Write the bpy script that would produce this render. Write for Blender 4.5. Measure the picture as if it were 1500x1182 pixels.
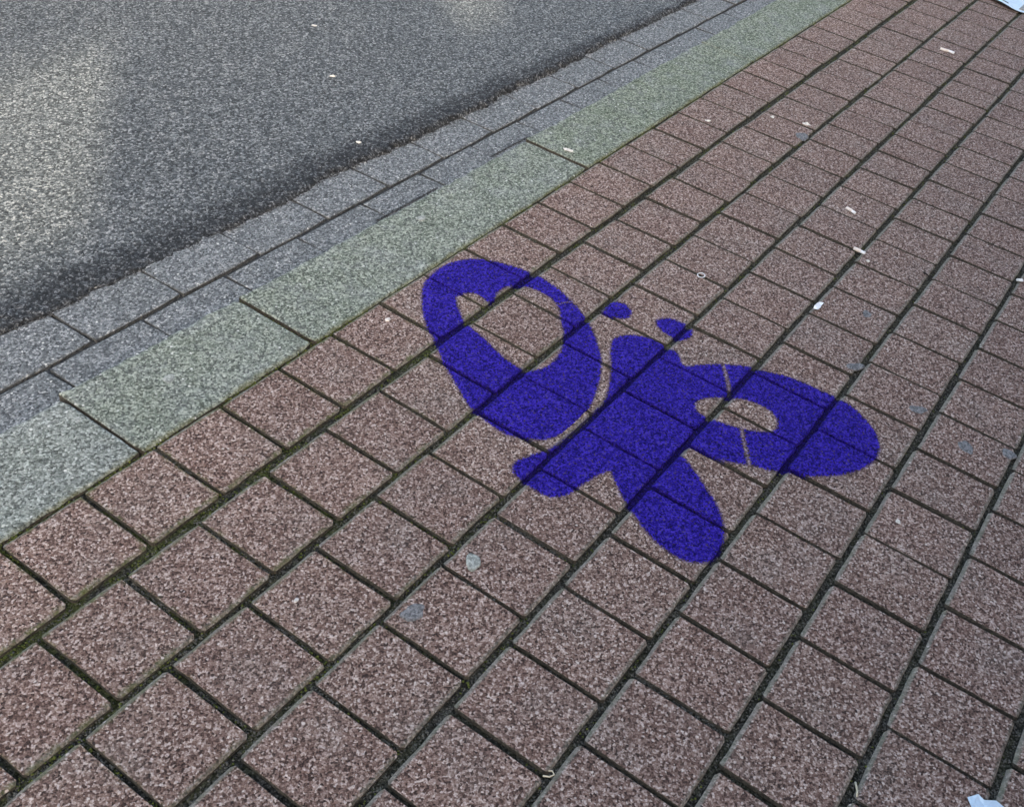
import bpy, bmesh, math, random
import numpy as np
from mathutils import Vector, Matrix, Euler, noise
from mathutils.bvhtree import BVHTree

for o in list(bpy.data.objects): bpy.data.objects.remove(o)
sc = bpy.context.scene
COL = sc.collection
R = math.radians
rnd = random.Random(7)

# ------------------------------------------------------------------ camera, sky, sun, exposure
W = 0.165                                   # spacing of the paver rows in metres
cam = bpy.data.cameras.new('camera'); camo = bpy.data.objects.new('camera', cam); COL.objects.link(camo)
cam.sensor_fit = 'HORIZONTAL'; cam.sensor_width = 36.0; cam.lens = 36.0 * 1581.34 / 1500.0
cam.clip_start = 0.02; cam.clip_end = 3000
yaw, pitch, roll = 0.48666, 0.70413, 0.18377
fw = Vector((math.cos(pitch) * math.cos(yaw), math.cos(pitch) * math.sin(yaw), -math.sin(pitch)))
rt = Vector((math.sin(yaw), -math.cos(yaw), 0)); up = rt.cross(fw)
r2 = math.cos(roll) * rt + math.sin(roll) * up; u2 = -math.sin(roll) * rt + math.cos(roll) * up
mw = Matrix((r2, u2, -fw)).transposed().to_4x4(); mw.translation = (0, -6.44396 * W, 7.66309 * W)
camo.matrix_world = mw
sc.camera = camo

SUN_EL, SUN_HEAD = R(20), math.atan2(0.73, 0.68)      # the light travels towards +x +y
world = bpy.data.worlds.new('World'); sc.world = world; world.use_nodes = True
wn = world.node_tree.nodes; wl = world.node_tree.links
sky = wn.new('ShaderNodeTexSky'); sky.sky_type = 'NISHITA'; sky.sun_disc = False
sky.sun_elevation = SUN_EL; sky.sun_rotation = R(223); sky.air_density = 1.0; sky.dust_density = 7.0; sky.ozone_density = 0.0
wl.new(sky.outputs[0], wn['Background'].inputs[0]); wn['Background'].inputs[1].default_value = 0.15
sun = bpy.data.lights.new('sun', 'SUN'); sun.energy = 2.4; sun.angle = R(1.2); sun.color = (1.0, 0.90, 0.70)
suno = bpy.data.objects.new('sun', sun); COL.objects.link(suno)
ld = Vector((math.cos(SUN_HEAD) * math.cos(SUN_EL), math.sin(SUN_HEAD) * math.cos(SUN_EL), -math.sin(SUN_EL)))
suno.rotation_euler = ld.to_track_quat('-Z', 'Y').to_euler(); suno.location = (-6, -6, 9)
vs = sc.view_settings; vs.view_transform = 'Standard'; vs.look = 'None'; vs.gamma = 1.0; vs.use_curve_mapping = False
vs.exposure = 2.2

# ------------------------------------------------------------------ helpers
def link(o, parent=None):
    COL.objects.link(o)
    if parent is not None: o.parent = parent
    return o
def mesh_obj(name, verts, faces, mat, parent=None, smooth=False, uv=None):
    me = bpy.data.meshes.new(name); me.from_pydata([tuple(v) for v in verts], [], faces); me.update()
    if uv is not None: set_uv(me, uv)
    if smooth: me.polygons.foreach_set('use_smooth', [True] * len(me.polygons))
    me.materials.append(mat)
    return link(bpy.data.objects.new(name, me), parent)
def set_uv(me, uv):
    l = me.uv_layers.new(name='UVMap'); vi = np.empty(len(me.loops), dtype=np.int32); me.loops.foreach_get('vertex_index', vi)
    l.data.foreach_set('uv', np.asarray(uv, dtype=np.float32)[vi].ravel())
def tag(o, label=None, cat=None, group=None, kind=None):
    if label: o['label'] = label
    if cat: o['category'] = cat
    if group: o['group'] = group
    if kind: o['kind'] = kind
    return o
def fbm(x, y, s, seed=0.0):
    return noise.noise(Vector((x / s + seed, y / s - seed * .7, seed * 1.3)))
def interp(t, tab):
    xs = [a for a, b in tab]; ys = [b for a, b in tab]
    return float(np.interp(t, xs, ys))

# ------------------------------------------------------------------ materials
class NT:
    def __init__(s, name, rough=0.9, spec=0.3):
        s.m = bpy.data.materials.new(name); s.m.use_nodes = True; s.t = s.m.node_tree; s.n = s.t.nodes; s.l = s.t.links
        s.b = s.n['Principled BSDF']; s.b.inputs['Roughness'].default_value = rough; s.b.inputs['Specular IOR Level'].default_value = spec
        s.out = s.n['Material Output']; s.pos = s.n.new('ShaderNodeNewGeometry').outputs['Position']
    def link(s, a, b): s.l.new(a, b)
    def val(s, x, sock):
        if isinstance(x, (int, float)): sock.default_value = x
        elif isinstance(x, (tuple, list)): sock.default_value = x if len(x) != 3 or sock.type == 'VECTOR' else (*x, 1)
        else: s.l.new(x, sock)
    def math(s, op, a, b=0.0, c=None, clamp=False):
        n = s.n.new('ShaderNodeMath'); n.operation = op; n.use_clamp = clamp; s.val(a, n.inputs[0]); s.val(b, n.inputs[1])
        if c is not None: s.val(c, n.inputs[2])
        return n.outputs[0]
    def noise(s, size, detail=2, rough=.6, vec=None, dim='3D'):
        n = s.n.new('ShaderNodeTexNoise'); n.noise_dimensions = dim; n.inputs['Scale'].default_value = 1.0 / size; n.inputs['Detail'].default_value = detail
        n.inputs['Roughness'].default_value = rough; s.link(vec or s.pos, n.inputs['Vector']); return n.outputs['Fac']
    def voro(s, size, out='Color', feature='F1', vec=None, rand=1.0):
        n = s.n.new('ShaderNodeTexVoronoi'); n.feature = feature; n.inputs['Scale'].default_value = 1.0 / size; n.inputs['Randomness'].default_value = rand
        s.link(vec or s.pos, n.inputs['Vector'])
        if out == 'Color':
            x = s.n.new('ShaderNodeSeparateColor'); s.link(n.outputs['Color'], x.inputs[0]); return x.outputs[0], n.outputs['Distance']
        return n.outputs[out]
    def ramp(s, f, stops, interp='LINEAR'):
        n = s.n.new('ShaderNodeValToRGB'); r = n.color_ramp; r.interpolation = interp
        while len(r.elements) < len(stops): r.elements.new(1)
        for e, (p, c) in zip(r.elements, stops): e.position = p; e.color = (*c, 1) if isinstance(c, tuple) else (c, c, c, 1)
        s.val(f, n.inputs[0]); return n.outputs[0]
    def step(s, f, a, b):
        n = s.n.new('ShaderNodeMapRange'); n.interpolation_type = 'SMOOTHSTEP'; s.val(f, n.inputs[0]); n.inputs[1].default_value = a; n.inputs[2].default_value = b
        return n.outputs[0]
    def mix(s, f, a, b, mode='MIX'):
        n = s.n.new('ShaderNodeMix'); n.data_type = 'RGBA'; n.blend_type = mode; s.val(f, n.inputs[0]); s.val(a, n.inputs[6]); s.val(b, n.inputs[7]); return n.outputs[2]
    def attr(s, name, kind='GEOMETRY'):
        n = s.n.new('ShaderNodeAttribute'); n.attribute_type = kind; n.attribute_name = name; return n.outputs['Fac']
    def xyz(s, vec=None):
        n = s.n.new('ShaderNodeSeparateXYZ'); s.link(vec or s.pos, n.inputs[0]); return n.outputs
    def bump(s, h, dist, strength=1.0):
        n = s.n.new('ShaderNodeBump'); n.inputs['Distance'].default_value = dist; n.inputs['Strength'].default_value = strength
        s.val(h, n.inputs['Height']); s.link(n.outputs[0], s.b.inputs['Normal'])
    def color(s, c): s.val(c, s.b.inputs['Base Color']); return s.m
    def rnd(s):
        return s.n.new('ShaderNodeObjectInfo').outputs['Random']

def speckle(s, coarse=.0042, fine=.0020, wide=True):
    """grains of the aggregate: 0..1 value and a height"""
    a, d = s.voro(coarse); b, _ = s.voro(fine)
    n = s.noise(fine * 1.3, 3, .7)
    v = s.math('ADD', s.math('MULTIPLY', a, .45), s.math('MULTIPLY', b, .25))
    v = s.math('ADD', v, s.math('MULTIPLY', n, .30))
    if wide: v = s.math('ADD', v, s.math('MULTIPLY', s.math('SUBTRACT', s.noise(coarse * 2.8, 2, .6), .5), .14))
    h = s.math('ADD', s.math('SUBTRACT', v, s.math('MULTIPLY', d, .35)), s.math('MULTIPLY', n, .5))
    return v, h

def mat_paver():
    s = NT('rough red concrete paver', .88, .25)
    v, h = speckle(s, .0034, .0020, True)
    c = s.ramp(v, [(.25, (.036, .022, .018)), (.40, (.140, .083, .066)), (.54, (.234, .155, .126)), (.66, (.362, .270, .229)), (.80, (.62, .525, .475))])
    # each stone its own tint
    r = s.rnd()
    c = s.mix(s.math('MULTIPLY', s.step(r, .3, 1.0), .35), c, s.mix(1, c, (1.02, 1.08, 1.08), 'MULTIPLY'))
    c = s.mix(s.math('MULTIPLY', s.step(s.math('FRACT', s.math('MULTIPLY', r, 7.3)), .1, .9), .40), c, s.mix(1, c, (.80, .80, .82), 'MULTIPLY'))
    # worn grey film with its own patches
    film = s.step(s.noise(.11, 4, .6), .46, .72)
    c = s.mix(s.math('MULTIPLY', film, .30), c, s.ramp(v, [(.25, (.070, .062, .054)), (.5, (.185, .158, .140)), (.8, (.44, .40, .365))]))
    # cement skin and algae along the stone's rim
    uv = s.n.new('ShaderNodeUVMap').outputs[0]; x, y, _ = s.xyz(uv)
    ex = s.math('SUBTRACT', PX / 2, s.math('ABSOLUTE', x)); ey = s.math('SUBTRACT', PY / 2, s.math('ABSOLUTE', y))
    ex = s.math('ADD', ex, .0055)
    d = s.math('MINIMUM', ex, ey)
    wob = s.math('MULTIPLY', s.math('SUBTRACT', s.noise(.012, 3, .7), .5), .011)
    rim = s.step(s.math('ADD', d, wob), .0085, .0022)
    n2 = s.step(s.noise(.03, 3, .6), .32, .7)
    rimc = s.mix(n2, (.215, .205, .172), (.175, .195, .140))
    rimc = s.mix(.5, rimc, s.ramp(v, [(.25, (.08, .08, .068)), (.5, (.21, .20, .175)), (.8, (.38, .37, .33))]))
    c = s.mix(s.math('MULTIPLY', rim, .62), c, rimc)
    # the wide smooth arris on the road side, skylight painted in as a paler tone
    ar = s.step(s.math('ADD', y, s.math('MULTIPLY', wob, .4)), PY / 2 - .0085, PY / 2 - .0055)
    c = s.mix(s.math('MULTIPLY', ar, .42), c, s.mix(n2, (.235, .228, .192), (.185, .205, .150)))
    # moss in the damp corner by the kerb
    px, py, _ = s.xyz()
    near = s.math('MULTIPLY', s.step(py, -.75, .02), s.step(px, 2.9, .6))
    mo = s.math('MULTIPLY', s.math('MULTIPLY', s.step(s.math('ADD', d, wob), .014, .002), s.step(s.noise(.022, 4, .65), .42, .62)), near)
    c = s.mix(s.math('MULTIPLY', mo, .85), c, (.085, .105, .022))
    # pale quartz grains
    q, qd = s.voro(.0058)
    c = s.mix(s.math('MULTIPLY', s.math('GREATER_THAN', q, .988), s.step(s.math('ADD', qd, s.math('MULTIPLY', s.math('SUBTRACT', s.noise(.0022, 2, .6), .5), .9)), .50, .25)), c, (.60, .53, .48))
    s.bump(h, .0030, 1.0)
    return s.color(c)

def mat_grey(name, stops, film, coarse, fine, algae=0.0, bump=.0016, film_amt=.45, rough=.9):
    s = NT(name, rough, .25)
    v, h = speckle(s, coarse, fine)
    c = s.ramp(v, stops)
    f = s.step(s.noise(.16, 4, .62), .40, .68)
    c = s.mix(s.math('MULTIPLY', f, film_amt), c, s.mix(1, c, film, 'MULTIPLY'))
    r = s.rnd()
    c = s.mix(s.math('MULTIPLY', r, .30), c, s.mix(1, c, (.82, .83, .84), 'MULTIPLY'))
    if algae:
        a = s.attr('algae', 'OBJECT')
        g = s.math('MULTIPLY', s.step(s.math('ADD', s.noise(.07, 5, .7), s.math('MULTIPLY', v, .35)), .42, .78), a)
        c = s.mix(s.math('MULTIPLY', g, algae), c, s.ramp(v, [(.28, (.028, .037, .020)), (.5, (.118, .146, .096)), (.76, (.33, .37, .28))]))
        _, py, _ = s.xyz()
        e = s.math('MULTIPLY', s.step(s.math('ADD', py, s.math('MULTIPLY', s.math('SUBTRACT', s.noise(.02, 4, .7), .5), .03)), .016, .001), s.step(s.noise(.09, 3, .6), .3, .6))
        c = s.mix(s.math('MULTIPLY', e, .55), c, (.105, .105, .03))
    q, qd = s.voro(.0058)
    c = s.mix(s.math('MULTIPLY', s.math('GREATER_THAN', q, .985), s.step(s.math('ADD', qd, s.math('MULTIPLY', s.math('SUBTRACT', s.noise(.0022, 2, .6), .5), .9)), .50, .25)), c, (.58, .59, .56))
    s.bump(h, bump, .85)
    return s.color(c)

def mat_asphalt():
    s = NT('worn asphalt', .82, .35)
    v, h = speckle(s, .0050, .0027)
    c = s.ramp(v, [(.22, (.010, .012, .013)), (.40, (.047, .053, .056)), (.54, (.084, .093, .097)), (.67, (.162, .173, .177)), (.82, (.36, .37, .365))])
    f = s.step(s.noise(.22, 4, .6), .35, .7)
    c = s.mix(s.math('MULTIPLY', f, .35), c, s.mix(1, c, (.86, .88, .90), 'MULTIPLY'))
    # tarry open-textured band along the gutter
    t = s.attr('tar')
    wob = s.math('MULTIPLY', s.math('SUBTRACT', s.noise(.05, 5, .7), .5), 1.1)
    band = s.step(s.math('ADD', t, wob), .10, .85)
    c = s.mix(s.math('MULTIPLY', band, .93), c, s.ramp(v, [(.26, (.003, .0035, .004)), (.46, (.012, .0135, .015)), (.60, (.040, .043, .046)), (.72, (.10, .105, .108)), (.84, (.22, .225, .23))]))
    s.bump(h, .0028, .9)
    return s.color(c)

def mat_joint():
    s = NT('joint sand with moss', .97, .1)
    v, h = speckle(s, .0030, .0016)
    c = s.ramp(v, [(.25, (.010, .010, .008)), (.5, (.028, .029, .025)), (.72, (.070, .070, .062)), (.88, (.17, .17, .16))])
    px, py, _ = s.xyz()
    g = s.math('MULTIPLY', s.step(s.noise(.035, 4, .65), .40, .62), s.math('ADD', .25, s.math('MULTIPLY', s.step(py, -.7, .0), s.step(px, 2.8, .4))), clamp=True)
    c = s.mix(s.math('MULTIPLY', g, .8), c, s.ramp(v, [(.3, (.016, .022, .006)), (.75, (.085, .10, .03))]))
    s.bump(h, .003, 1.0)
    return s.color(c)

def mat_plain(name, c0, c1, size=.004, rough=.9, bump=.0008):
    s = NT(name, rough, .3)
    v, h = speckle(s, size, size * .5)
    s.bump(h, bump, .7)
    return s.color(s.ramp(v, [(.25, c0), (.75, c1)]))

def mat_paint():
    s = NT('violet blue stencil paint', .9, .10)
    v, h = speckle(s, .0034, .0020)
    c = s.ramp(v, [(.24, (.004, .002, .060)), (.5, (.020, .009, .25)), (.76, (.060, .034, .48))])
    c = s.mix(s.math('MULTIPLY', s.step(s.noise(.06, 4, .6), .4, .7), .3), c, s.mix(1, c, (.85, .9, .85), 'MULTIPLY'))
    s.bump(h, .0032, 1.0)
    e = s.attr('edge'); deep = s.attr('deep')
    c = s.mix(s.math('MULTIPLY', deep, .80), c, (.006, .003, .060))     # darker down in the joints
    n = s.math('ADD', s.math('MULTIPLY', s.math('SUBTRACT', v, .5), .009), s.math('MULTIPLY', s.math('SUBTRACT', s.noise(.004, 3, .7), .5), .006))
    cover = s.step(s.math('ADD', e, n), -.0042, .0034)
    spray = s.math('MULTIPLY', s.step(s.math('ADD', e, s.math('MULTIPLY', s.math('SUBTRACT', s.noise(.0032, 2, .6), .56), .055)), .0, .005), s.step(e, -.012, .0))
    a = s.math('MAXIMUM', cover, s.math('MULTIPLY', spray, .8))
    thin = s.math('MULTIPLY', s.step(s.math('ADD', s.noise(.006, 3, .7), s.math('MULTIPLY', v, .3)), .66, .80), .35)
    a = s.math('MULTIPLY', a, s.math('SUBTRACT', 1.0, thin))
    a = s.math('MULTIPLY', a, s.math('SUBTRACT', 1.0, s.math('MULTIPLY', deep, .12)))
    tr = s.n.new('ShaderNodeBsdfTransparent'); mx = s.n.new('ShaderNodeMixShader')
    s.link(a, mx.inputs[0]); s.link(tr.outputs[0], mx.inputs[1]); s.link(s.b.outputs[0], mx.inputs[2]); s.link(mx.outputs[0], s.out.inputs[0])
    return s.color(c)

PITCH = 0.85694 * W                         # spacing of the cross joints
PX = PITCH - 0.0074                         # paver length along the kerb
PY = W - 0.0088                             # paver width
H = 0.041                                   # drop from kerb top to gutter
M = {}
M['paver'] = mat_paver()
M['kerb'] = mat_grey('weathered concrete kerb', [(.22, (.062, .068, .062)), (.42, (.158, .173, .159)), (.56, (.240, .260, .241)), (.70, (.355, .38, .355)), (.84, (.56, .58, .55))], (.78, .82, .78), 0.0040, .0022, algae=.85, bump=.0018)
M['gutter'] = mat_grey('grey concrete gutter block', [(.22, (.040, .044, .046)), (.42, (.104, .113, .118)), (.56, (.155, .168, .173)), (.70, (.245, .258, .262)), (.84, (.46, .47, .46))], (.84, .85, .83), .0042, .0022, bump=.0014)
M['asphalt'] = mat_asphalt()
M['joint'] = mat_joint()
M['bed'] = mat_plain('dark gutter joint filling', (.010, .012, .014), (.05, .055, .058))
M['side'] = mat_plain('dark side face', (.030, .028, .023), (.085, .078, .064), .004, .95, .0012)  # side faces coloured darker than the top so the joints read dark
M['gutside'] = mat_plain('dark grey side face', (.030, .033, .036), (.095, .101, .107), .004, .95, .0012)  # same darkening in grey for the gutter block sides
M['ground'] = mat_plain('packed earth', (.06, .05, .04), (.12, .10, .08), .02)
M['grit'] = mat_plain('joint grit', (.030, .032, .029), (.130, .132, .118), .003)
M['moss'] = mat_plain('joint moss', (.022, .034, .006), (.115, .140, .030), .003)
M['crumb'] = mat_plain('asphalt crumbs', (.010, .011, .012), (.075, .08, .085), .004)
M['paint'] = mat_paint()
M['white'] = mat_plain('white paper', (.60, .62, .64), (.80, .82, .84), .006, .8, .0003)
M['bluewhite'] = mat_plain('bluish white paper', (.44, .58, .70), (.54, .68, .80), .01, .55, .0003)
M['print'] = mat_plain('grey print', (.16, .17, .17), (.28, .28, .26), .004, .6, .0002)
M['filter'] = mat_plain('cigarette filter', (.62, .56, .51), (.76, .71, .66), .004, .85, .0004)
M['quartz'] = mat_plain('pale stone chip', (.50, .49, .45), (.78, .76, .72), .004, .7, .0006)
M['gumdark'] = mat_plain('trodden dark gum', (.060, .062, .065), (.235, .235, .238), .0035, .8, .0010)
M['gumpale'] = mat_plain('trodden pale gum', (.15, .165, .150), (.40, .42, .385), .0035, .8, .0010)
M['gumwhite'] = mat_plain('fresh pale gum', (.46, .43, .40), (.66, .62, .58), .004, .7, .0006)
M['twig'] = mat_plain('dark twig', (.012, .010, .008), (.03, .025, .02))
M['straw'] = mat_plain('dry straw', (.42, .38, .27), (.62, .57, .44))
M['brick'] = mat_plain('red brown brick', (.16, .075, .05), (.28, .14, .095), .03)
M['roof'] = mat_plain('dark roof tile', (.04, .035, .035), (.08, .07, .065), .03)
WING_OUT = [(1.6412,-0.0411),(1.6677,-0.0732),(1.6857,-0.1258),(1.6905,-0.1691),(1.6866,-0.2105),(1.6701,-0.2628),(1.6457,-0.3122),(1.6218,-0.347),(1.5848,-0.386),(1.5517,-0.4141),(1.4963,-0.4458),(1.4424,-0.4667),(1.3871,-0.483),(1.3454,-0.4841),(1.3072,-0.4788),(1.2731,-0.4618),(1.2567,-0.4383),(1.2414,-0.4092),(1.2415,-0.3791),(1.2492,-0.3432),(1.2562,-0.3149),(1.274,-0.2835),(1.2987,-0.2437),(1.3242,-0.2027),(1.3495,-0.1693),(1.3709,-0.1418),(1.379,-0.1254),(1.4108,-0.0883),(1.4451,-0.0577),(1.4797,-0.0321),(1.5139,-0.0178),(1.5522,-0.0132),(1.5876,-0.0153),(1.6174,-0.0258)]
WING_HOLE = [(1.4972,-0.1017),(1.5087,-0.0965),(1.5288,-0.1027),(1.5432,-0.1166),(1.5438,-0.1338),(1.5393,-0.1492),(1.5426,-0.159),(1.5545,-0.1574),(1.5735,-0.1492),(1.599,-0.1469),(1.6221,-0.1555),(1.6392,-0.1754),(1.6459,-0.1989),(1.6463,-0.223),(1.6405,-0.2475),(1.6274,-0.2679),(1.6063,-0.2866),(1.5778,-0.3099),(1.5605,-0.3243),(1.5198,-0.3455),(1.4863,-0.3542),(1.4589,-0.3561),(1.4333,-0.3506),(1.4148,-0.3376),(1.4083,-0.3165),(1.4104,-0.2893),(1.4195,-0.2569),(1.4323,-0.2213),(1.4401,-0.1922),(1.4481,-0.1627),(1.4722,-0.1293)]
BODY = [(1.6,-0.4114),(1.6188,-0.4052),(1.641,-0.4116),(1.6575,-0.4248),(1.668,-0.4416),(1.6765,-0.4627),(1.6767,-0.4851),(1.6749,-0.5021),(1.6751,-0.5178),(1.6641,-0.5315),(1.6503,-0.542),(1.6495,-0.5564),(1.6717,-0.5729),(1.6975,-0.5972),(1.7197,-0.6235),(1.7355,-0.6468),(1.7398,-0.6564),(1.7502,-0.6822),(1.7667,-0.7234),(1.7729,-0.7539),(1.7748,-0.7918),(1.7787,-0.8256),(1.7724,-0.86),(1.7542,-0.8926),(1.7323,-0.9203),(1.7061,-0.9367),(1.6823,-0.9439),(1.6542,-0.9459),(1.6155,-0.9358),(1.5827,-0.9186),(1.5537,-0.895),(1.5266,-0.8656),(1.5098,-0.8348),(1.4917,-0.8101),(1.4802,-0.7824),(1.469,-0.7601),(1.4542,-0.7339),(1.4479,-0.7091),(1.4432,-0.6833),(1.4407,-0.6676),(1.4161,-0.6649),(1.4036,-0.6862),(1.3863,-0.7146),(1.3659,-0.7441),(1.3424,-0.7746),(1.3148,-0.7989),(1.2825,-0.8163),(1.2529,-0.8249),(1.228,-0.8224),(1.2088,-0.8085),(1.1975,-0.7907),(1.1951,-0.7652),(1.1992,-0.739),(1.2082,-0.7126),(1.2225,-0.6861),(1.2343,-0.6668),(1.2447,-0.6481),(1.2653,-0.6233),(1.2798,-0.6051),(1.2889,-0.5948),(1.2857,-0.5885),(1.2618,-0.5799),(1.2298,-0.5735),(1.2053,-0.5693),(1.1864,-0.5651),(1.172,-0.5549),(1.1637,-0.5377),(1.1632,-0.5151),(1.1662,-0.4933),(1.1679,-0.4756),(1.18,-0.4632),(1.1956,-0.4598),(1.2189,-0.4675),(1.2502,-0.4805),(1.2576,-0.4845),(1.2848,-0.4884),(1.3164,-0.4913),(1.3567,-0.4922),(1.3963,-0.4912),(1.4319,-0.4904),(1.4585,-0.4849),(1.4898,-0.4723),(1.5427,-0.4454),(1.5732,-0.4258)]
BODY_HOLE = [(1.5473,-0.6254),(1.5619,-0.6209),(1.5816,-0.6242),(1.6009,-0.6384),(1.6232,-0.6632),(1.6401,-0.6849),(1.6464,-0.7086),(1.6468,-0.7348),(1.6376,-0.7535),(1.6227,-0.7658),(1.6004,-0.77),(1.5799,-0.7592),(1.5646,-0.7377),(1.553,-0.7145),(1.5449,-0.6896),(1.5387,-0.6665),(1.5379,-0.6435)]
SPOT_A = [(1.6817,-0.3418),(1.7131,-0.3358),(1.7304,-0.3426),(1.7391,-0.3612),(1.7284,-0.3808),(1.7124,-0.3884),(1.6965,-0.3859),(1.6837,-0.3701),(1.6773,-0.3539)]
SPOT_B = [(1.7318,-0.4403),(1.7478,-0.4397),(1.7651,-0.4534),(1.7716,-0.4796),(1.7672,-0.5015),(1.7553,-0.5125),(1.7352,-0.5149),(1.7162,-0.5056),(1.714,-0.4875),(1.716,-0.4637)]
SLITS = [[(1.7048, -0.61), (1.6704, -0.6344), (1.6341, -0.658)], [(1.5519, -0.7218), (1.5151, -0.7462), (1.473, -0.7755)], [(1.6345, -0.2608), (1.649, -0.265), (1.6667, -0.2757)]]

# ------------------------------------------------------------------ ground, and an unseen wall added to block and shape the sunlight
ground = tag(mesh_obj('ground', [(-600, -600, -.30), (600, -600, -.30), (600, 600, -.30), (-600, 600, -.30)], [(0, 1, 2, 3)], M['ground']), kind='structure')

def box(name, x0, x1, y0, y1, z0, z1, mat, parent=None):
    v = [(x, y, z) for z in (z0, z1) for y in (y0, y1) for x in (x0, x1)]
    return mesh_obj(name, v, [(0, 2, 3, 1), (4, 5, 7, 6), (0, 1, 5, 4), (2, 6, 7, 3), (0, 4, 6, 2), (1, 3, 7, 5)], mat, parent)
blocker = link(bpy.data.objects.new('sun_blocker', None)); blocker.location = (0, -2.7, 0)  # added out of view; its openings throw the sun patches on the road
tag(blocker, 'added unseen wall with openings that shapes the sun patches on the road', 'wall')
for nm, a in (('blocker_lower', (-14, 16, -.1, .1, -.3, 1.56)), ('blocker_upper', (-14, 16, -.1, .1, 2.005, 2.32)),
              ('blocker_pier', (-14, -2.75, -.1, .1, 1.56, 2.005)), ('blocker_pier', (-1.81, -.66, -.1, .1, 1.56, 2.005)), ('blocker_pier', (-.22, 16, -.1, .1, 1.56, 2.005)),
              ('blocker_sill', (-.66, -.22, -.1, .1, 1.56, 1.64))):
    box(nm, *a, M['brick'], blocker)
box('blocker_coping', -14.05, 16.05, -.14, .14, 2.32, 2.40, M['roof'], blocker)

# ------------------------------------------------------------------ sidewalk of staggered pavers
OFF = {0: 4.07248, 1: 2.84462, 2: 2.45514, 3: 3.92153, 4: 4.48035, 5: 5.77668, 6: 5.4468, 7: 6.76, 8: 7.13, 9: 4.5, 10: 4.1, 11: 5.2, 12: 4.85, 13: 5.4, 14: 4.3, 15: 4.9}
JD = .0085                                  # depth of the joint filling below the paver tops
bed = mesh_obj('sidewalk', [(-3, -2.6, -JD), (7.5, -2.6, -JD), (7.5, .004, -JD), (-3, .004, -JD), (-3, -2.6, -.3), (7.5, -2.6, -.3), (7.5, .004, -.3), (-3, .004, -.3)],
               [(0, 1, 2, 3), (0, 4, 5, 1), (1, 5, 6, 2), (2, 6, 7, 3), (3, 7, 4, 0)], M['joint'])
tag(bed, kind='structure')

def paver_data(lx, ly, k, cx=.0007, cy=.0030, jit=.0015, corner=.005, mid=3):
    """rounded, slightly chipped block: outer ring at the foot, outer ring below the chamfer, inner ring, top"""
    q = random.Random(900 + k); out = []; inn = []; zz = []
    hx, hy = lx / 2, ly / 2
    cs = [(-hx, -hy), (hx, -hy), (hx, hy), (-hx, hy)]
    for i in range(4):
        a, b = Vector(cs[i]), Vector(cs[(i + 1) % 4]); d = (b - a).normalized(); L = (b - a).length
        ts = [corner] + [L * (j + 1) / (mid + 1) + q.uniform(-.01, .01) for j in range(mid)] + [L - corner]
        nrm = Vector((-d.y, d.x)); c = (cy if d.x > 0 else .0068) if abs(d.x) > .5 else cx
        for n_, t in enumerate(ts):
            o = a + d * t + nrm * q.uniform(-jit * .2, jit)
            cc = c * q.uniform(.75, 1.25)
            end = (cx if abs(d.x) > .5 else cy) * .8 if n_ in (0, len(ts) - 1) else 0
            s = end if n_ == 0 else -end
            out.append(o); inn.append(o + nrm * cc + d * s); zz.append((.0030 if d.x > 0 else .0044) if abs(d.x) > .5 else .0007)
    n = len(out); v = []
    for p in out: v.append((p.x, p.y, -.030))
    for p, z_ in zip(out, zz): v.append((p.x, p.y, -z_ * q.uniform(.8, 1.2)))
    for p in inn: v.append((p.x, p.y, 0))
    f = []
    for i in range(n):
        j = (i + 1) % n
        f += [(i, j, n + j, n + i), (n + i, n + j, 2 * n + j, 2 * n + i)]
    f.append(tuple(range(2 * n, 3 * n)))
    return v, f
NV = 14
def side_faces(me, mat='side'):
    """the cast sides below the worn top take a second, darker colour"""
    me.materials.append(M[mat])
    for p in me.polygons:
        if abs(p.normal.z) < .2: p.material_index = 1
PV = [paver_data(PX + rnd.uniform(-.0014, .0010), PY + rnd.uniform(-.0012, .0010), k) for k in range(NV)]
PM = []
for k, (v, f) in enumerate(PV):
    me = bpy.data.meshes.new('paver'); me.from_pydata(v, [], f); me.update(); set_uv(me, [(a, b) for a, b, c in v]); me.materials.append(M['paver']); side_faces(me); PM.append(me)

from_cam = Vector((0, -1.063, 1.264))
def project(p):
    d = Vector(p) - from_cam; w = d.dot(fw)
    return (750 + 1581.34 * d.dot(r2) / w, 591 - 1581.34 * d.dot(u2) / w) if w > .05 else (-9999, -9999)
spots = []
for row in range(16):
    off = OFF[row] * W; k0 = int((-2.4 - off) / PITCH)
    for k in range(k0, k0 + int(8.6 / PITCH)):
        x = off + (k + .5) * PITCH; y = -(row + .5) * W
        if row == 0: y += .004
        x += rnd.gauss(0, .0010); y += rnd.gauss(0, .0010)
        px, py = project((x, y, 0)); out = max(-px, px - 1500, -py, py - 1182, 0)
        e = Euler((rnd.gauss(0, .006), rnd.gauss(0, .0035), rnd.gauss(0, .0035)))
        m = Matrix.Translation((x, y, rnd.gauss(0, .0004))) @ e.to_matrix().to_4x4()
        spots.append((out, rnd.random(), m, rnd.randrange(NV), x, y))
spots.sort(key=lambda s: (s[0], s[1]))
keep, rest = spots[:298], spots[298:]
for out, _, m, k, x, y in keep:
    o = bpy.data.objects.new('paver', PM[k]); link(o, bed); o.matrix_world = m
V, F, UVs = [], [], []
for out, _, m, k, x, y in rest:
    v, f = PV[k]; b = len(V)
    V += [tuple(m @ Vector(p)) for p in v]; UVs += [(p[0], p[1]) for p in v]; F += [tuple(b + i for i in g) for g in f]
tag(mesh_obj('outlying_pavers', V, F, M['paver'], bed, uv=UVs), kind='stuff'); side_faces(bpy.data.objects['outlying_pavers'].data)

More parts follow.
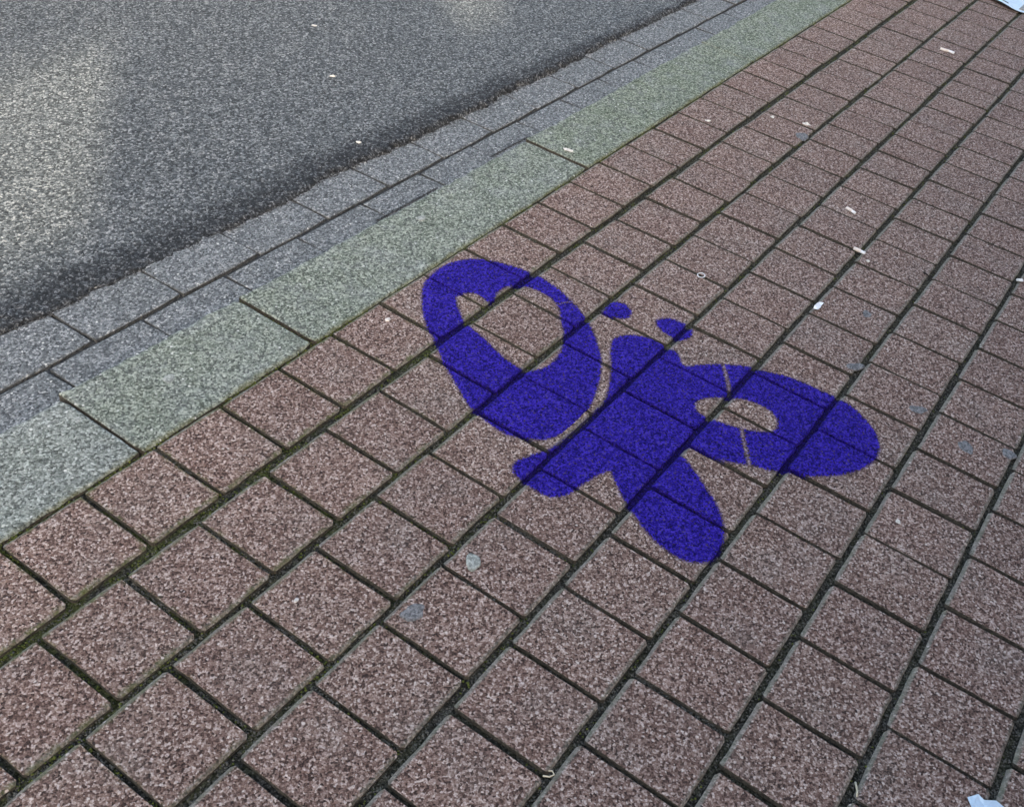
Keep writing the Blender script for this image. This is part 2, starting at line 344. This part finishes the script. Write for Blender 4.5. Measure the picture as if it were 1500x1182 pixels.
# ------------------------------------------------------------------ kerb stones
kb = tag(box('kerb', -3, 7.5, .010, .192, -.3, -.022, M['joint']), kind='structure')
def slab(name, corners, z, mat, parent, step=.03, cham=.006, jit=.0012, seed=0, depth=.10, cz=.005, side=(1, 1, 1, 1)):
    """long block from four plan corners (x-ordered: inner a, inner b, outer b, outer a) with an uneven worn arris"""
    q = random.Random(seed); a, b, c, d = [Vector(p) for p in corners]
    ctr = (a + b + c + d) / 4; ring = []
    for sn, (p0, p1) in enumerate(((a, b), (b, c), (c, d), (d, a))):
        L = (p1 - p0).length; n = max(2, int(L / step)); dr = (p1 - p0) / L; nr = Vector((-dr.y, dr.x))
        for i in range(n):
            t = .004 + (L - .008) * i / n if i == 0 else L * i / n
            ring.append((p0 + dr * t + nr * q.uniform(0, jit) * side[sn], nr, q.uniform(.7, 1.35) * side[sn]))
    n = len(ring); v = []
    for p, nr, s in ring: v.append((p.x - ctr.x, p.y - ctr.y, -depth))
    for p, nr, s in ring: v.append((p.x - ctr.x, p.y - ctr.y, -cz * s))
    for p, nr, s in ring:
        g = p + nr * cham * s * .45 + (ctr - p).normalized() * .0012; v.append((g.x - ctr.x, g.y - ctr.y, -cz * .28 * s))
    for p, nr, s in ring:
        g = p + nr * cham * s + (ctr - p).normalized() * .0025; v.append((g.x - ctr.x, g.y - ctr.y, 0))
    f = []
    for r in range(3):
        for i in range(n):
            j = (i + 1) % n; f.append((r * n + i, r * n + j, (r + 1) * n + j, (r + 1) * n + i))
    f.append(tuple(range(3 * n, 4 * n)))
    o = mesh_obj(name, v, f, mat, parent, uv=[(p[0], p[1]) for p in v]); o.location = (ctr.x, ctr.y, z)
    return o
KX = [(-1.15, 4.805, 1.215, 1.205, .0008), (4.835, 7.225, 1.285, 1.235, .0004), (7.285, 13.192, 1.240, 1.175, -.0012), (13.24, 19.2, 1.185, 1.150, .0006), (19.22, 25.2, 1.150, 1.16, 0), (25.22, 31.2, 1.16, 1.15, 0), (31.22, 37.2, 1.15, 1.15, 0), (37.22, 43.2, 1.15, 1.15, 0)]
for i, (x0, x1, w0, w1, dz) in enumerate(KX):
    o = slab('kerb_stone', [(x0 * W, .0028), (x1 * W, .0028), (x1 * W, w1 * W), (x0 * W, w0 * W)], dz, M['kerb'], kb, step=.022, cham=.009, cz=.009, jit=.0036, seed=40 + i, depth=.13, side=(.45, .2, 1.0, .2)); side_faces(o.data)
    o['algae'] = [.18, .62, .72, 1.0, .95, .9, .9, .9][i]
    if i == 0: o['label'] = 'paler cleaner kerb stone'

# ------------------------------------------------------------------ gutter: two courses of grey blocks
gl = lambda xw: 1.932 - .0072 * (xw - 5)                # joint line between the two courses (in W)
gt = tag(mesh_obj('gutter', [(-3, .15, -H - .007), (7.5, .15, -H - .007), (7.5, .60, -H - .007), (-3, .60, -H - .007), (-3, .15, -.3), (7.5, .15, -.3), (7.5, .60, -.3), (-3, .60, -.3)],
         [(0, 1, 2, 3), (0, 4, 5, 1), (1, 5, 6, 2), (2, 6, 7, 3), (3, 7, 4, 0)], M['bed']), kind='structure')
GP = 1.2735
for course in (0, 1):
    for k in range(-12, 28):
        x0 = (5.79 if course == 0 else 5.165) + (k if course == 0 else k * .9965) * GP; x1 = x0 + GP
        g = .0017 / W
        if course == 0: ya, yb = gl, (lambda q: gl(q) + .80)
        else: ya, yb = (lambda q: 1.205), gl
        ga, gb = (.0040 / W, 0) if course == 0 else (0, .0040 / W)
        jx = rnd.gauss(0, .0008) / W
        o = slab('gutter_block', [((x0 + g + jx) * W, (ya(x0) + ga) * W), ((x1 - g + jx) * W, (ya(x1) + ga) * W), ((x1 - g + jx) * W, (yb(x1) - gb) * W), ((x0 + g + jx) * W, (yb(x0) - gb) * W)],
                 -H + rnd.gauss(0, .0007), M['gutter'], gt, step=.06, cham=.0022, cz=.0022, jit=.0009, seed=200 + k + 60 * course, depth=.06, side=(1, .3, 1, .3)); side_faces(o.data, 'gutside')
        o.rotation_euler = (rnd.gauss(0, .002), rnd.gauss(0, .002), 0)

# ------------------------------------------------------------------ road: asphalt with a ragged edge lying on the gutter
EDGE = [(-20, 2.75), (4, 2.73), (5.2, 2.745), (5.83, 2.665), (6.42, 2.685), (7.08, 2.63), (8.36, 2.615), (9.64, 2.58), (10.4, 2.65), (10.8, 2.63), (12.16, 2.54), (13.4, 2.535), (14.2, 2.49), (14.74, 2.53), (16, 2.505), (17.3, 2.53), (18.6, 2.5), (21, 2.5), (45, 2.5)]
xs = list(np.arange(-3, .5, .03)) + list(np.arange(.5, 4.7, .0055)) + list(np.arange(4.7, 7.6, .03))
ys = list(np.concatenate([np.array([-.006, 0.0, .0035]), np.arange(.008, .20, .0055), np.arange(.20, .5, .02), [.6, .8, 1.1, 1.5, 2.2, 3.5, 6.0]]))
V, F, TAR = [], [], []
for x in xs:
    e = interp(x / W, EDGE) * W
    rag = (1 + .8 * (x > 1.9)) * (fbm(x, 3.1, .045) * .0055 + fbm(x, 7.7, .013) * .0035 + fbm(x, 1.7, .15) * .004)
    lift = interp(x, [(0.6, .0045), (1.2, .005), (1.9, .010), (2.4, .014), (3, .012), (4, .010)])
    bw = interp(x, [(0, .10), (.95, .115), (1.3, .11), (1.8, .105), (2.2, .095), (2.8, .060), (3.4, .028), (4.5, .022)])
    for j, d in enumerate(ys):
        y = e + rag * max(0, 1 - d / .1) + d
        if j == 0: z = -H - .006
        elif j == 1: z = -H - .001 + lift * .25
        else:
            fall = min(1, d / .012) ** .5
            a = max(.12, 1 - d / .16)
            z = -H + lift * fall + a * (fbm(x, y, .010) * .0028 + fbm(x, y, .0225, 4) * .0030) + fbm(x, y, .3, 2) * .002 + min(d, 2) * .006
        V.append((x, y, z)); TAR.append(max(0.0, 1.25 - d / bw) if d < .3 else 0.0)
ny = len(ys)
for i in range(len(xs) - 1):
    for j in range(ny - 1):
        a = i * ny + j; F.append((a, a + ny, a + ny + 1, a + 1))
road = tag(mesh_obj('road', V, F, M['asphalt'], smooth=True), kind='structure')
at = road.data.attributes.new('tar', 'FLOAT', 'POINT'); at.data.foreach_set('value', TAR)

# ------------------------------------------------------------------ loose grit, moss and crumbs (too small to count)
OCT = [(1, 0, 0), (-1, 0, 0), (0, 1, 0), (0, -1, 0), (0, 0, 1), (0, 0, -1)]
OCF = [(0, 2, 4), (2, 1, 4), (1, 3, 4), (3, 0, 4), (2, 0, 5), (1, 2, 5), (3, 1, 5), (0, 3, 5)]
def inside(P, x, y):
    c = False
    for i in range(len(P)):
        (ax, ay), (bx, by) = P[i - 1], P[i]
        if (ay > y) != (by > y) and x < (bx - ax) * (y - ay) / (by - ay) + ax: c = not c
    return c
def painted(x, y):
    if not (1.13 < x < 1.8 and -.97 < y < 0): return False
    return (inside(WING_OUT, x, y) and not inside(WING_HOLE, x, y)) or (inside(BODY, x, y) and not inside(BODY_HOLE, x, y)) or inside(SPOT_A, x, y) or inside(SPOT_B, x, y)
def lumps(name, pts, mat, parent, q):
    V, F = [], []
    pts = [p for p in pts if not painted(p[0], p[1])]
    for x, y, z, r, fl in pts:
        b = len(V); e = Euler((q.uniform(-.5, .5), q.uniform(-.5, .5), q.uniform(0, 6.3))).to_matrix()
        s = [r * q.uniform(.7, 1.3) for _ in range(3)]
        for p in OCT:
            w = e @ Vector((p[0] * s[0], p[1] * s[1], p[2] * s[2])); V.append((x + w.x, y + w.y, z + w.z * fl))
        F += [tuple(b + i for i in f) for f in OCF]
    return tag(mesh_obj(name, V, F, mat, parent, smooth=(name == 'moss')), kind='stuff')
q = random.Random(5); grit, moss = [], []
for line in range(0, 10):
    y0 = -line * W + (.0005 if line == 0 else 0)
    hw = .0058 if line else .0022
    n = 2600 if line else 300
    for _ in range(n):
        x = q.uniform(.15, 4.9) ** 1.0; y = y0 + q.uniform(-hw, hw)
        heap = max(0, fbm(x, y0, .09, 31) + .15) * .006 * (.35 + .65 * (y0 + hw - y) / (2 * hw))   # sand banked against the near stone
        grit.append((x, y, -JD + heap + q.uniform(-.0004, .0012), q.uniform(.0007, .0021), .8))
    damp = max(.10, 1 - line * .17)
    for _ in range(int((1500 if line else 1600) * damp)):
        x = .2 + 4.4 * q.random() ** (1.4 if line else 1.0); y = y0 + q.uniform(-hw, hw)
        if fbm(x, y, .06, 11) + .25 * damp < .12: continue
        moss.append((x, y, (-JD + .001 if line else -.0055) + q.uniform(0, .0026), q.uniform(.0010, .0026), .7))
for out, _, m, k, x, y in keep:
    xj = x - PITCH / 2; damp = max(.06, (1 + y / .75)) * max(.05, 1 - x / 2.4)
    for _ in range(int(130 * damp)):
        yy = y + q.uniform(-.5, .5) * PY
        if fbm(xj, yy, .05, 23) < -.02: continue
        moss.append((xj + q.uniform(-.0022, .0022), yy, -JD + q.uniform(.0005, .0045), q.uniform(.0009, .0024), .8))
    full = q.random() < .38
    for _ in range(150 if full and x < 2.2 else 0):
        yy = y + q.uniform(-.5, .5) * PY
        if fbm(xj, yy, .05, 51) > -.15: grit.append((xj + q.uniform(-.0028, .0028), yy, -JD + q.uniform(.001, .0060), q.uniform(.0009, .0019), .8))
    for _ in range(14):
        grit.append((xj + q.uniform(-.0018, .0018), y + q.uniform(-.5, .5) * PY, -JD + q.uniform(0, .002), q.uniform(.0006, .0013), .8))
for _ in range(420):
    moss.append((7.255 * W + q.uniform(-.004, .004), q.uniform(.004, .195) ** 1.0, -.016 + q.uniform(0, .010) * (1.2 - 4 * abs(q.random() - .3)), q.uniform(.0012, .0028), .8))
lumps('joint_grit', grit, M['grit'], bed, q)
lumps('moss', moss, M['moss'], bed, q)
cr = []
for _ in range(1500):
    x = .6 + 4.2 * q.random(); e = interp(x / W, EDGE) * W
    d = -abs(q.gauss(0, .006)) + .002
    cr.append((x, e + d, -H + .0012, q.uniform(.0007, .0030) * (1 if d > -.008 else .55), .7))
lumps('asphalt_crumbs', cr, M['crumb'], road, q)
so = []
for xa, xb, n in ((9.75, 11.0, 420), (12.3, 13.3, 260)):
    for _ in range(n):
        t = q.random(); xw = (xa + (xb - xa) * t) * 1.033
        so.append((xw * W, (1.432 - .02 * t) * W + q.gauss(0, .0015), -H + .001, q.uniform(.0010, .0028), .7))
lumps('dark_line', so, M['crumb'], gt, q)  # dark grains strung in a line on the gutter beside the kerb

# ------------------------------------------------------------------ the stencilled butterfly: paint lying over stones and joints
def catmull(P, n=5):
    P = [np.array(p) for p in P]; out = []
    for i in range(len(P)):
        a, b, c, d = P[i - 1], P[i], P[(i + 1) % len(P)], P[(i + 2) % len(P)]
        for k in range(n):
            t = k / n; out.append(.5 * ((2 * b) + (c - a) * t + (2 * a - 5 * b + 4 * c - d) * t * t + (3 * b - a - 3 * c + d) * t ** 3))
    return np.array(out)
def sdf(P, X, Y):
    """signed distance, positive inside"""
    D = np.full(X.shape, 9.0); inside = np.zeros(X.shape, bool)
    for i in range(len(P)):
        ax, ay = P[i - 1]; bx, by = P[i]; ex, ey = bx - ax, by - ay
        t = np.clip(((X - ax) * ex + (Y - ay) * ey) / (ex * ex + ey * ey + 1e-12), 0, 1)
        D = np.minimum(D, np.hypot(X - ax - t * ex, Y - ay - t * ey))
        if ay != by:
            c = ((ay > Y) != (by > Y)) & (X < ex * (Y - ay) / (by - ay) + ax); inside ^= c
    return np.where(inside, D, -D)
st = .0011
gx = np.arange(1.13, 1.82, st); gy = np.arange(-.975, .02, st)
X, Y = np.meshgrid(gx, gy, indexing='ij')
def without(a, b): return np.minimum(a, -b)
wing = without(sdf(catmull(WING_OUT), X, Y), sdf(catmull(WING_HOLE), X, Y))
body = without(sdf(catmull(BODY, 3), X, Y), sdf(catmull(BODY_HOLE), X, Y))
def slit(P, w, d):
    for i in range(len(P) - 1):
        (ax, ay), (bx, by) = P[i], P[i + 1]; ex, ey = bx - ax, by - ay
        t = np.clip(((X - ax) * ex + (Y - ay) * ey) / (ex * ex + ey * ey), 0, 1)
        d = np.minimum(d, np.hypot(X - ax - t * ex, Y - ay - t * ey) - w)
    return d
body = slit(SLITS[0], .0044, body); body = slit(SLITS[1], .0044, body); wing = slit(SLITS[2], .0016, wing)
pieces = {'wing': wing, 'body_and_wing': body, 'antenna_spot': sdf(catmull(SPOT_A), X, Y), 'antenna_spot.001': sdf(catmull(SPOT_B), X, Y)}
V, F = [(-3, -2.6, -JD), (7.5, -2.6, -JD), (7.5, .0, -JD), (-3, .0, -JD)], [(0, 1, 2, 3)]
for out, _, m, k, x, y in keep:
    if 1.0 < x < 1.95 and -1.1 < y < .05:
        v, f = PV[k]; b = len(V); V += [tuple(m @ Vector(p)) for p in v]; F += [tuple(b + i for i in g) for g in f]
bvh = BVHTree.FromPolygons(V, F)
anyp = np.maximum.reduce(list(pieces.values())) > -.014
Z = np.zeros(X.shape)
for i, j in zip(*np.nonzero(anyp)):
    h = bvh.ray_cast(Vector((X[i, j], Y[i, j], .1)), Vector((0, 0, -1)))
    Z[i, j] = h[0].z if h[0] else -JD
P_ = np.pad(Z, 1, mode='edge'); DIL = np.maximum.reduce([P_[1 + a:P_.shape[0] - 1 + a, 1 + b:P_.shape[1] - 1 + b] for a in (-1, 0, 1) for b in (-1, 0, 1)])
Z = DIL
bf = link(bpy.data.objects.new('painted_butterfly', None)); bf.location = (1.45, -.55, 0)
tag(bf, 'violet blue stencilled butterfly sprayed across the red pavers beside the kerb', 'street painting')
for nm, D in pieces.items():
    ok = D > -.013; idx = -np.ones(X.shape, int); ii, jj = np.nonzero(ok); idx[ii, jj] = np.arange(len(ii))
    V = np.stack([X[ii, jj] - 1.45, Y[ii, jj] + .55, Z[ii, jj] + .0006], 1)
    a, b, c, d = idx[:-1, :-1], idx[1:, :-1], idx[1:, 1:], idx[:-1, 1:]
    g = (a >= 0) & (b >= 0) & (c >= 0) & (d >= 0)
    F = np.stack([a[g], b[g], c[g], d[g]], 1)
    o = mesh_obj(nm.split('.')[0], V.tolist(), F.tolist(), M['paint'], bf, smooth=False)
    for an, val in (('edge', D[ii, jj]), ('deep', np.clip((-.0018 - Z[ii, jj]) / .0025, 0, 1))):
        t = o.data.attributes.new(an, 'FLOAT', 'POINT'); t.data.foreach_set('value', val.astype(np.float32))

# ------------------------------------------------------------------ litter and gum
RB = BVHTree.FromPolygons([tuple(v.co) for v in road.data.vertices], [tuple(p.vertices) for p in road.data.polygons])
def zroad(x, y): return RB.ray_cast(Vector((x, y, .2)), Vector((0, 0, -1)))[0].z + .0006
def gum(x, y, rx, ry, ang, mat, label, seed, z=0.0, th=.0013, name='chewing_gum_spot', cat='gum', group=None):
    q = random.Random(seed); n = 22; V = []; ph = [q.uniform(0, 6.28) for _ in range(4)]
    for k, (s, h) in enumerate(((1.0, -.001), (.93, th * .6), (.72, th), (.35, th * .85))):
        for i in range(n):
            t = 6.2832 * i / n; r = s * (1 + .10 * math.sin(2 * t + ph[0]) + .09 * math.sin(3 * t + ph[1]) + .06 * math.sin(5 * t + ph[2]) + q.uniform(-.04, .04))
            a, b = rx * r * math.cos(t), ry * r * math.sin(t)
            V.append((a * math.cos(ang) - b * math.sin(ang), a * math.sin(ang) + b * math.cos(ang), h + q.uniform(-.0002, .0002)))
    F = [(k * n + i, k * n + (i + 1) % n, (k + 1) * n + (i + 1) % n, (k + 1) * n + i) for k in range(3) for i in range(n)] + [tuple(range(3 * n, 4 * n))]
    o = mesh_obj(name, V, F, mat, smooth=True); o.location = (x, y, z)
    return tag(o, label, cat, group)
G = 'trodden chewing gum on the pavers'
gum(.9675, -.5351, .0165, .0125, .5, M['gumpale'], 'pale greenish round gum spot on a red paver, larger than a coin', 1, group=G)
gum(.8317, -.5258, .0205, .0135, -.4, M['gumdark'], 'dark blue grey oval gum stain beside the pale round one', 2, group=G, th=.0009)
gum(2.8087, -.315, .022, .020, .2, M['gumdark'], 'dark blue grey gum stain beside a tiny white shred near a long joint', 3, group=G, th=.0009)
gum(1.8638, -.9626, .018, .013, -.9, M['gumdark'], 'small dark grey gum stain just past the rounded tip of the blue wing', 4, group=G, th=.0009)
gum(1.8211, -1.0721, .020, .014, .9, M['gumdark'], 'faint grey gum stain one paver row beyond the stain at the wing tip', 5, group=G, th=.0006)
gum(1.8633, -1.1443, .016, .013, .1, M['gumdark'], 'small grey gum stain against a joint, the farthest from the kerb', 6, group=G, th=.0007)
gum(1.9038, -.8152, .020, .012, -.6, M['gumdark'], 'grey gum stain on a paver corner above the blue wing', 7, group=G, th=.0008)
gum(2.1065, -.7658, .013, .011, .3, M['gumdark'], 'small grey gum stain near the white stub standing in a joint', 8, group=G, th=.0007)
gum(1.3495, -.0481, .0060, .0052, .3, M['gumwhite'], 'tiny whitish gum dot on the red paver next to the kerb', 9, group=G)
gum(1.6869, .1366, .0120, .0085, .3, M['gumpale'], 'pale gum blob on the long mossy kerb stone', 10, group='pale gum on the kerb')
gum(.9466, .1095, .0125, .0105, .8, M['gumpale'], 'pale round gum spot on the short kerb stone', 11, group='pale gum on the kerb')
gum(.7774, .1339, .0085, .0060, .8, M['gumpale'], 'small pale gum fleck at the end of the pale kerb stone', 12, group='pale gum on the kerb')
gum(1.2008, .3416, .0130, .0080, .5, M['gumpale'], 'pale gum spot on a grey gutter block', 13, z=-H)
gum(.7384, -.385, .0048, .0034, .1, M['gumwhite'], 'small white splat on a near red paver', 14)

def butt(x, y, ang, L, label, seed, z=.0040, r=.0042):
    q = random.Random(seed); root = link(bpy.data.objects.new('cigarette_butt', None)); root.location = (x, y, z); root.rotation_euler = (0, q.uniform(-.04, .04), ang)
    tag(root, label, 'cigarette butt', 'cigarette butts on the pavers')
    def tube(name, x0, x1, ra, mat, crush):
        n = 12; V = []; st_ = 6
        for k in range(st_ + 1):
            t = k / st_; xx = x0 + (x1 - x0) * t; rr = ra * (1 - .16 * (k in (0, st_)))
            sq = 1 - crush * math.sin(t * 3.1) * q.uniform(.7, 1)
            for i in range(n):
                a = 6.2832 * i / n; V.append((xx + q.uniform(-.0002, .0002), rr * math.cos(a) * (1 + (1 - sq) * .5), rr * math.sin(a) * sq + math.sin(xx * 160 + seed) * .0006))
        F = [(k * n + i, k * n + (i + 1) % n, (k + 1) * n + (i + 1) % n, (k + 1) * n + i) for k in range(st_) for i in range(n)]
        F += [tuple(reversed(range(n))), tuple(range(st_ * n, st_ * n + n))]
        mesh_obj(name, V, F, mat, root, smooth=False)
    tube('filter', -L / 2, L * .12, r, M['filter'], .15)
    tube('paper', L * .12, L / 2, r * .96, M['white'], .30)
butt(3.8437, -.4152, -1.56, .048, 'long white cigarette butt lying across a paver toward the leaflet', 1, r=.0052)
butt(2.5114, -.572, -1.75, .028, 'short whitish cigarette butt lying in the middle of a paver', 2)
butt(2.342, -.6583, -1.56, .029, 'white cigarette butt bridging a long joint between pavers', 3, r=.0044)

def scrap(name, pts, x, y, z, mat, label, cat, seed, group=None, lift=.004, th=.0004):
    q = random.Random(seed); n = len(pts); cx = sum(p[0] for p in pts) / n; cy = sum(p[1] for p in pts) / n; V = []
    rings = (1.0, .66, .33); hh = {}
    for top in (1, 0):
        for s in rings:
            for i, (a, b) in enumerate(pts):
                if top: hh[s, i] = abs(q.gauss(0, lift)) * (1 if s == 1.0 else .6)
                V.append((cx + (a - cx) * s, cy + (b - cy) * s, hh[s, i] + th * top))
    m = 3 * n; F = []
    for k in range(2):
        for i in range(n):
            j = (i + 1) % n
            F.append((k * n + i, k * n + j, (k + 1) * n + j, (k + 1) * n + i)); F.append((m + k * n + j, m + k * n + i, m + (k + 1) * n + i, m + (k + 1) * n + j))
    F += [tuple(range(2 * n, 3 * n)), tuple(reversed(range(m + 2 * n, m + 3 * n)))] + [((i + 1) % n, i, m + i, m + (i + 1) % n) for i in range(n)]
    o = mesh_obj(name, V, F, mat); o.location = (x, y, z)
    return tag(o, label, cat, group)
scrap('paper_scrap', [(-.004, .022), (.009, .0115), (.006, .002), (.016, -.012), (.014, -.028), (-.004, -.035), (-.030, -.030), (-.044, -.012), (-.034, .006), (-.018, .012)], 1.0852, -1.311, .0015, M['bluewhite'], 'torn bluish white paper scrap lying on a near paver', 'paper', 3, lift=.0022)
scrap('white_stub', [(-.017, .005), (-.006, .0075), (.008, .0065), (.017, .004), (.017, -.005), (.004, -.0045), (-.010, -.0075), (-.018, -.005)], 2.049, -.6735, .001, M['white'], 'folded white paper stub stuck in a long joint', 'paper', 4, lift=.004)
S = 'tiny white shreds'
def shred(x, y, a, l, w, label, seed, z=.0006, group=S):
    q = random.Random(seed); pts = [(l * .5 * math.cos(t) * q.uniform(.8, 1.1), w * .5 * math.sin(t) * q.uniform(.8, 1.15)) for t in [6.2832 * i / 9 for i in range(9)]]
    o = scrap('white_shred', pts, x, y, z, M['quartz'], label, 'litter', seed, group, lift=.0012, th=.0016); o.rotation_euler.z = a
shred(2.2143, .0829, -1.34, .032, .012, 'white shred on the mossy kerb beside a kerb joint', 21, z=.0012)
shred(2.8888, -.2939, -1.3, .022, .012, 'tiny white shred beside a dark gum stain on a far paver', 22)
shred(2.6694, -.0872, -1.0, .017, .009, 'tiny white shred on the far pavers next to the mossy kerb', 23)
shred(2.846, -.2063, -1.9, .012, .010, 'white speck against a long joint of the far pavers', 24)
shred(2.5254, -.9968, -.6, .022, .013, 'white shred in a long joint far out from the kerb', 25)
shred(2.318, -.690, -.9, .009, .008, 'white crumb beside the butt bridging the joint', 26)
shred(1.5298, -1.035, .4, .010, .008, 'whitish speck on the paver below the blue wing tip', 27)
shred(1.8842, .4865, -1.0, .016, .010, 'white chip on the dark tarry edge of the asphalt', 28, z=zroad(1.8842, .4865))
shred(2.3091, 1.0236, -.8, .017, .012, 'white chip alone on the open asphalt, farthest from the kerb', 29, z=zroad(2.3091, 1.0236))
shred(2.1067, .7709, -.7, .016, .009, 'white chip in the middle of the grey asphalt', 30, z=zroad(2.1067, .7709))

def ring(x, y, r, t, label):
    V, F = [], []; n, m = 20, 6; q = random.Random(3)
    for i in range(n):
        a = 6.2832 * i / n; rr = r * q.uniform(.93, 1.07); tt = t * q.uniform(.8, 1.2)
        for j in range(m):
            b = 6.2832 * j / m; V.append(((rr + tt * math.cos(b)) * math.cos(a), (rr + tt * math.cos(b)) * math.sin(a) * .8, tt * .6 * math.sin(b)))
    for i in range(n):
        for j in range(m): F.append((i * m + j, ((i + 1) % n) * m + j, ((i + 1) % n) * m + (j + 1) % m, i * m + (j + 1) % m))
    o = mesh_obj('plastic_ring', V, F, M['white'], smooth=True); o.location = (x, y, .0015); tag(o, label, 'ring')
ring(1.9615, -.4286, .0095, .0016, 'small pale plastic ring lying near a cross joint above the butterfly')

def stick(name, pts, r, mat, label, cat):
    V, F = [], []; n = 6
    for k, p in enumerate(pts):
        a = Vector(pts[min(k + 1, len(pts) - 1)]) - Vector(pts[max(k - 1, 0)]); a.normalize(); s = a.cross(Vector((0, 0, 1))).normalized(); u = s.cross(a)
        rr = r * (1 - .35 * k / len(pts))
        for i in range(n):
            t = 6.2832 * i / n; w = Vector(p) + s * rr * math.cos(t) + u * rr * math.sin(t); V.append(tuple(w - Vector(pts[0])))
    F = [(k * n + i, k * n + (i + 1) % n, (k + 1) * n + (i + 1) % n, (k + 1) * n + i) for k in range(len(pts) - 1) for i in range(n)] + [tuple(reversed(range(n))), tuple(range((len(pts) - 1) * n, len(pts) * n))]
    o = mesh_obj(name, V, F, mat, smooth=True); o.location = pts[0]; tag(o, label, cat)
stick('twig', [(2.375, -.807, .002), (2.371, -.815, .003), (2.368, -.824, .0015), (2.360, -.832, .001)], .0017, M['twig'], 'short dark twig across a long joint', 'twig')
stick('straw_piece', [(1.004, -1.156, -.003), (.998, -1.159, -.001), (.990, -1.163, 0), (.982, -1.165, .001)], .0017, M['straw'], 'pale bit of straw in the joint near the torn paper', 'straw')
stick('straw_piece', [(.737, -.818, .0), (.740, -.826, .0025), (.746, -.829, .003), (.750, -.824, .0015), (.748, -.818, -.002)], .0013, M['straw'], 'pale curled bit of straw at a joint crossing', 'straw')

# leaflet at the far end: a curved sheet with a printed grey panel
lf = link(bpy.data.objects.new('leaflet', None)); lf.location = (4.62, -.40, .002)
tag(lf, 'bluish white leaflet with grey print lying on the far pavers', 'leaflet')
def sheet(name, nx, ny, f, mat, th=.0006):
    V = [f(i / nx, j / ny) for i in range(nx + 1) for j in range(ny + 1)]; n = len(V); V += [(a, b, c - th) for a, b, c in V]
    F = []
    for i in range(nx):
        for j in range(ny):
            a = i * (ny + 1) + j; F += [(a, a + ny + 1, a + ny + 2, a + 1), (n + a, n + a + 1, n + a + ny + 2, n + a + ny + 1)]
    rim = [i * (ny + 1) for i in range(nx + 1)] + [nx * (ny + 1) + j for j in range(1, ny + 1)] + [i * (ny + 1) + ny for i in range(nx - 1, -1, -1)] + [j for j in range(ny - 1, 0, -1)]
    F += [(rim[k], n + rim[k], n + rim[(k + 1) % len(rim)], rim[(k + 1) % len(rim)]) for k in range(len(rim))]
    return mesh_obj(name, V, F, mat, lf, smooth=True)
def curve(u, v):
    # u across the sheet's width (towards -y), v away along +x; the near edge bows towards the viewer
    y = .075 - .20 * u; x = -.112 + .075 * (abs(u - .72) / .72) ** 1.7 + .21 * v
    return (x, y, .004 + .010 * math.sin(math.pi * min(1, u * 1.1)) ** 2 * (1 - .5 * v))
sheet('paper', 20, 12, curve, M['bluewhite'])
sheet('printed_panel', 8, 6, lambda a, b: tuple(Vector(curve(.80 + .18 * a, .10 + .60 * b)) + Vector((0, 0, .0009))), M['print'], .0003)
sheet('printed_line', 8, 1, lambda a, b: tuple(Vector(curve(.24 + .34 * a, .10 + .035 * b)) + Vector((0, 0, .0009))), M['twig'], .0003)
